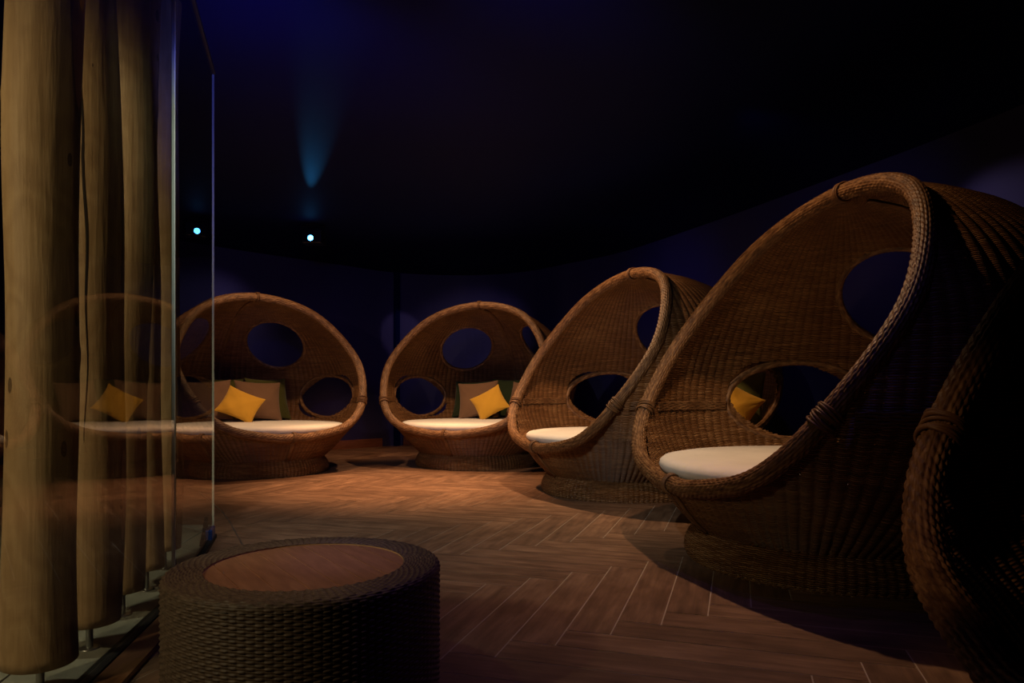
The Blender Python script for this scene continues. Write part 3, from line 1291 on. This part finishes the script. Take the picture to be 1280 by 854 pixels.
def place_cushion(pod, lx, ly, z, yaw, lean, roll, wd, ht, th, mat, seed, label, group=None):
    mb, m_, a, b = cushion(wd, ht, th, mat, seed)
    o = mb.build('cushion', mat)
    x, y = pod_xy(pod, lx, ly)
    rot = Matrix.Rotation(R(PODS[pod][2] + yaw), 4, 'Z') @ Matrix.Rotation(R(-lean), 4, 'X') @ Matrix.Rotation(R(roll), 4, 'Y')
    o.matrix_world = Matrix.Translation((x, y, z)) @ rot
    # rest the lowest point on the mattress
    lo = min((o.matrix_world @ v.co).z for v in o.data.vertices)
    o.location.z += z - lo if False else 0
    # piped seam
    sm = MB()
    pth = []
    for k in range(80):
        t = k / 80 * 4
        e = int(t)
        q = math.sin((2 * (t - e) - 1) * PI / 2)
        u, v = [(q, -1), (1, q), (-q, 1), (-1, -q)][e]
        pth.append((u * (wd / 2) * (1 - .095 * (1 - v * v)), 0, v * (ht / 2) * (1 - .095 * (1 - u * u))))
    sm.tube(pth, 0.0035, 6, True)
    sm.build('seam', mat, o)
    tag(o, label, 'cushion', group)
    return o


G1 = 'cushions in the left daybed'
G2 = 'cushions in the back daybed'
G3 = 'cushions in the third daybed'
MZ = 0.605
place_cushion(0, .47, .93, MZ + .295, 5, 17, 0, .60, .60, .13, M_OLV, 1, 'olive green cushion behind the large brown one in the left daybed, upper edge lit', G1)
place_cushion(0, -.14, 1.02, MZ + .295, -6, 17, 2, .60, .60, .13, M_OLV, 2, 'olive cushion at the back of the left daybed, seen between the two brown ones', G1)
place_cushion(0, .24, .70, MZ + .275, -8, 22, 3, .60, .56, .17, M_BRN, 3, 'large brown cushion standing behind the mustard one in the left daybed', G1)
place_cushion(0, -.40, .76, MZ + .275, -20, 20, -3, .58, .56, .15, M_BRN, 4, 'brown cushion by the glass edge, left of the mustard one in the left daybed', G1)
place_cushion(0, -.10, .42, MZ + .225, -18, 32, 27, .48, .42, .14, M_YEL, 5, 'mustard yellow cushion lying tilted in front of the brown ones in the left daybed', G1)

place_cushion(1, -.50, .93, MZ + .28, 0, 15, 0, .58, .57, .12, M_GRN, 6, 'dark green cushion behind the left side of the taupe one in the back daybed', G2)
place_cushion(1, .10, 1.00, MZ + .30, 0, 15, 0, .60, .60, .12, M_GRN, 7, 'dark green cushion at the back, between the two taupe ones in the back daybed', G2)
place_cushion(1, -.27, .68, MZ + .275, 12, 20, -5, .60, .56, .16, M_BRN, 8, 'large taupe cushion left of the mustard one in the back daybed', G2)
place_cushion(1, .42, .72, MZ + .27, -20, 18, 3, .54, .54, .14, M_BRN, 9, 'taupe cushion partly hidden by the next daybed, right in the back daybed', G2)
place_cushion(1, .03, .40, MZ + .235, 5, 28, -32, .46, .42, .14, M_YEL, 10, 'mustard yellow cushion standing on a corner in the back daybed', G2)

place_cushion(2, .42, 1.08, MZ + .30, 25, 8, 0, .58, .58, .13, M_OLV, 11, 'olive cushion seen through the round side opening behind a mustard one', G3)
place_cushion(2, .62, .84, MZ + .25, 45, 14, 30, .48, .42, .14, M_YEL, 12, 'mustard yellow cushion seen through the side opening of the large daybed', G3)

# ------------------------------------------------------------------ ceiling projector with blue lamp
pj = empty('effect_projector', (-2.62, 9.16, CEIL))
tag(pj, 'small black ceiling projector with a glaring blue lens', 'projector')
mb = MB()
mb.box((0, 0, -0.008), (0.16, 0.12, 0.016))
mb.box((-0.15, 0, -0.09), (0.012, 0.04, 0.17))
mb.box((0.15, 0, -0.09), (0.012, 0.04, 0.17))
mb.box((0, 0, -0.020), (0.312, 0.04, 0.012))
bevel(mb.build('bracket', M_BLACK, pj, smooth=False), 0.003, 1)
mb = MB()
mb.box((0, 0.03, -0.17), (0.26, 0.22, 0.17))
bevel(mb.build('housing', M_BLACK, pj, smooth=False), 0.015, 3)
mb = MB()
mb.lathe([(0.045, 0), (0.050, 0.01), (0.050, 0.05), (0.040, 0.05), (0.036, 0.01)], 32)
o = mb.build('lens_barrel', M_BLACK, pj)
o.rotation_euler = (R(90), 0, 0)
o.location = (0.0, -0.08, -0.2)
mb = MB()
mb.lathe([(0.001, 0.046), (0.02, 0.043), (0.036, 0.034)], 32)
mb.build('lens', M_LENS, o)
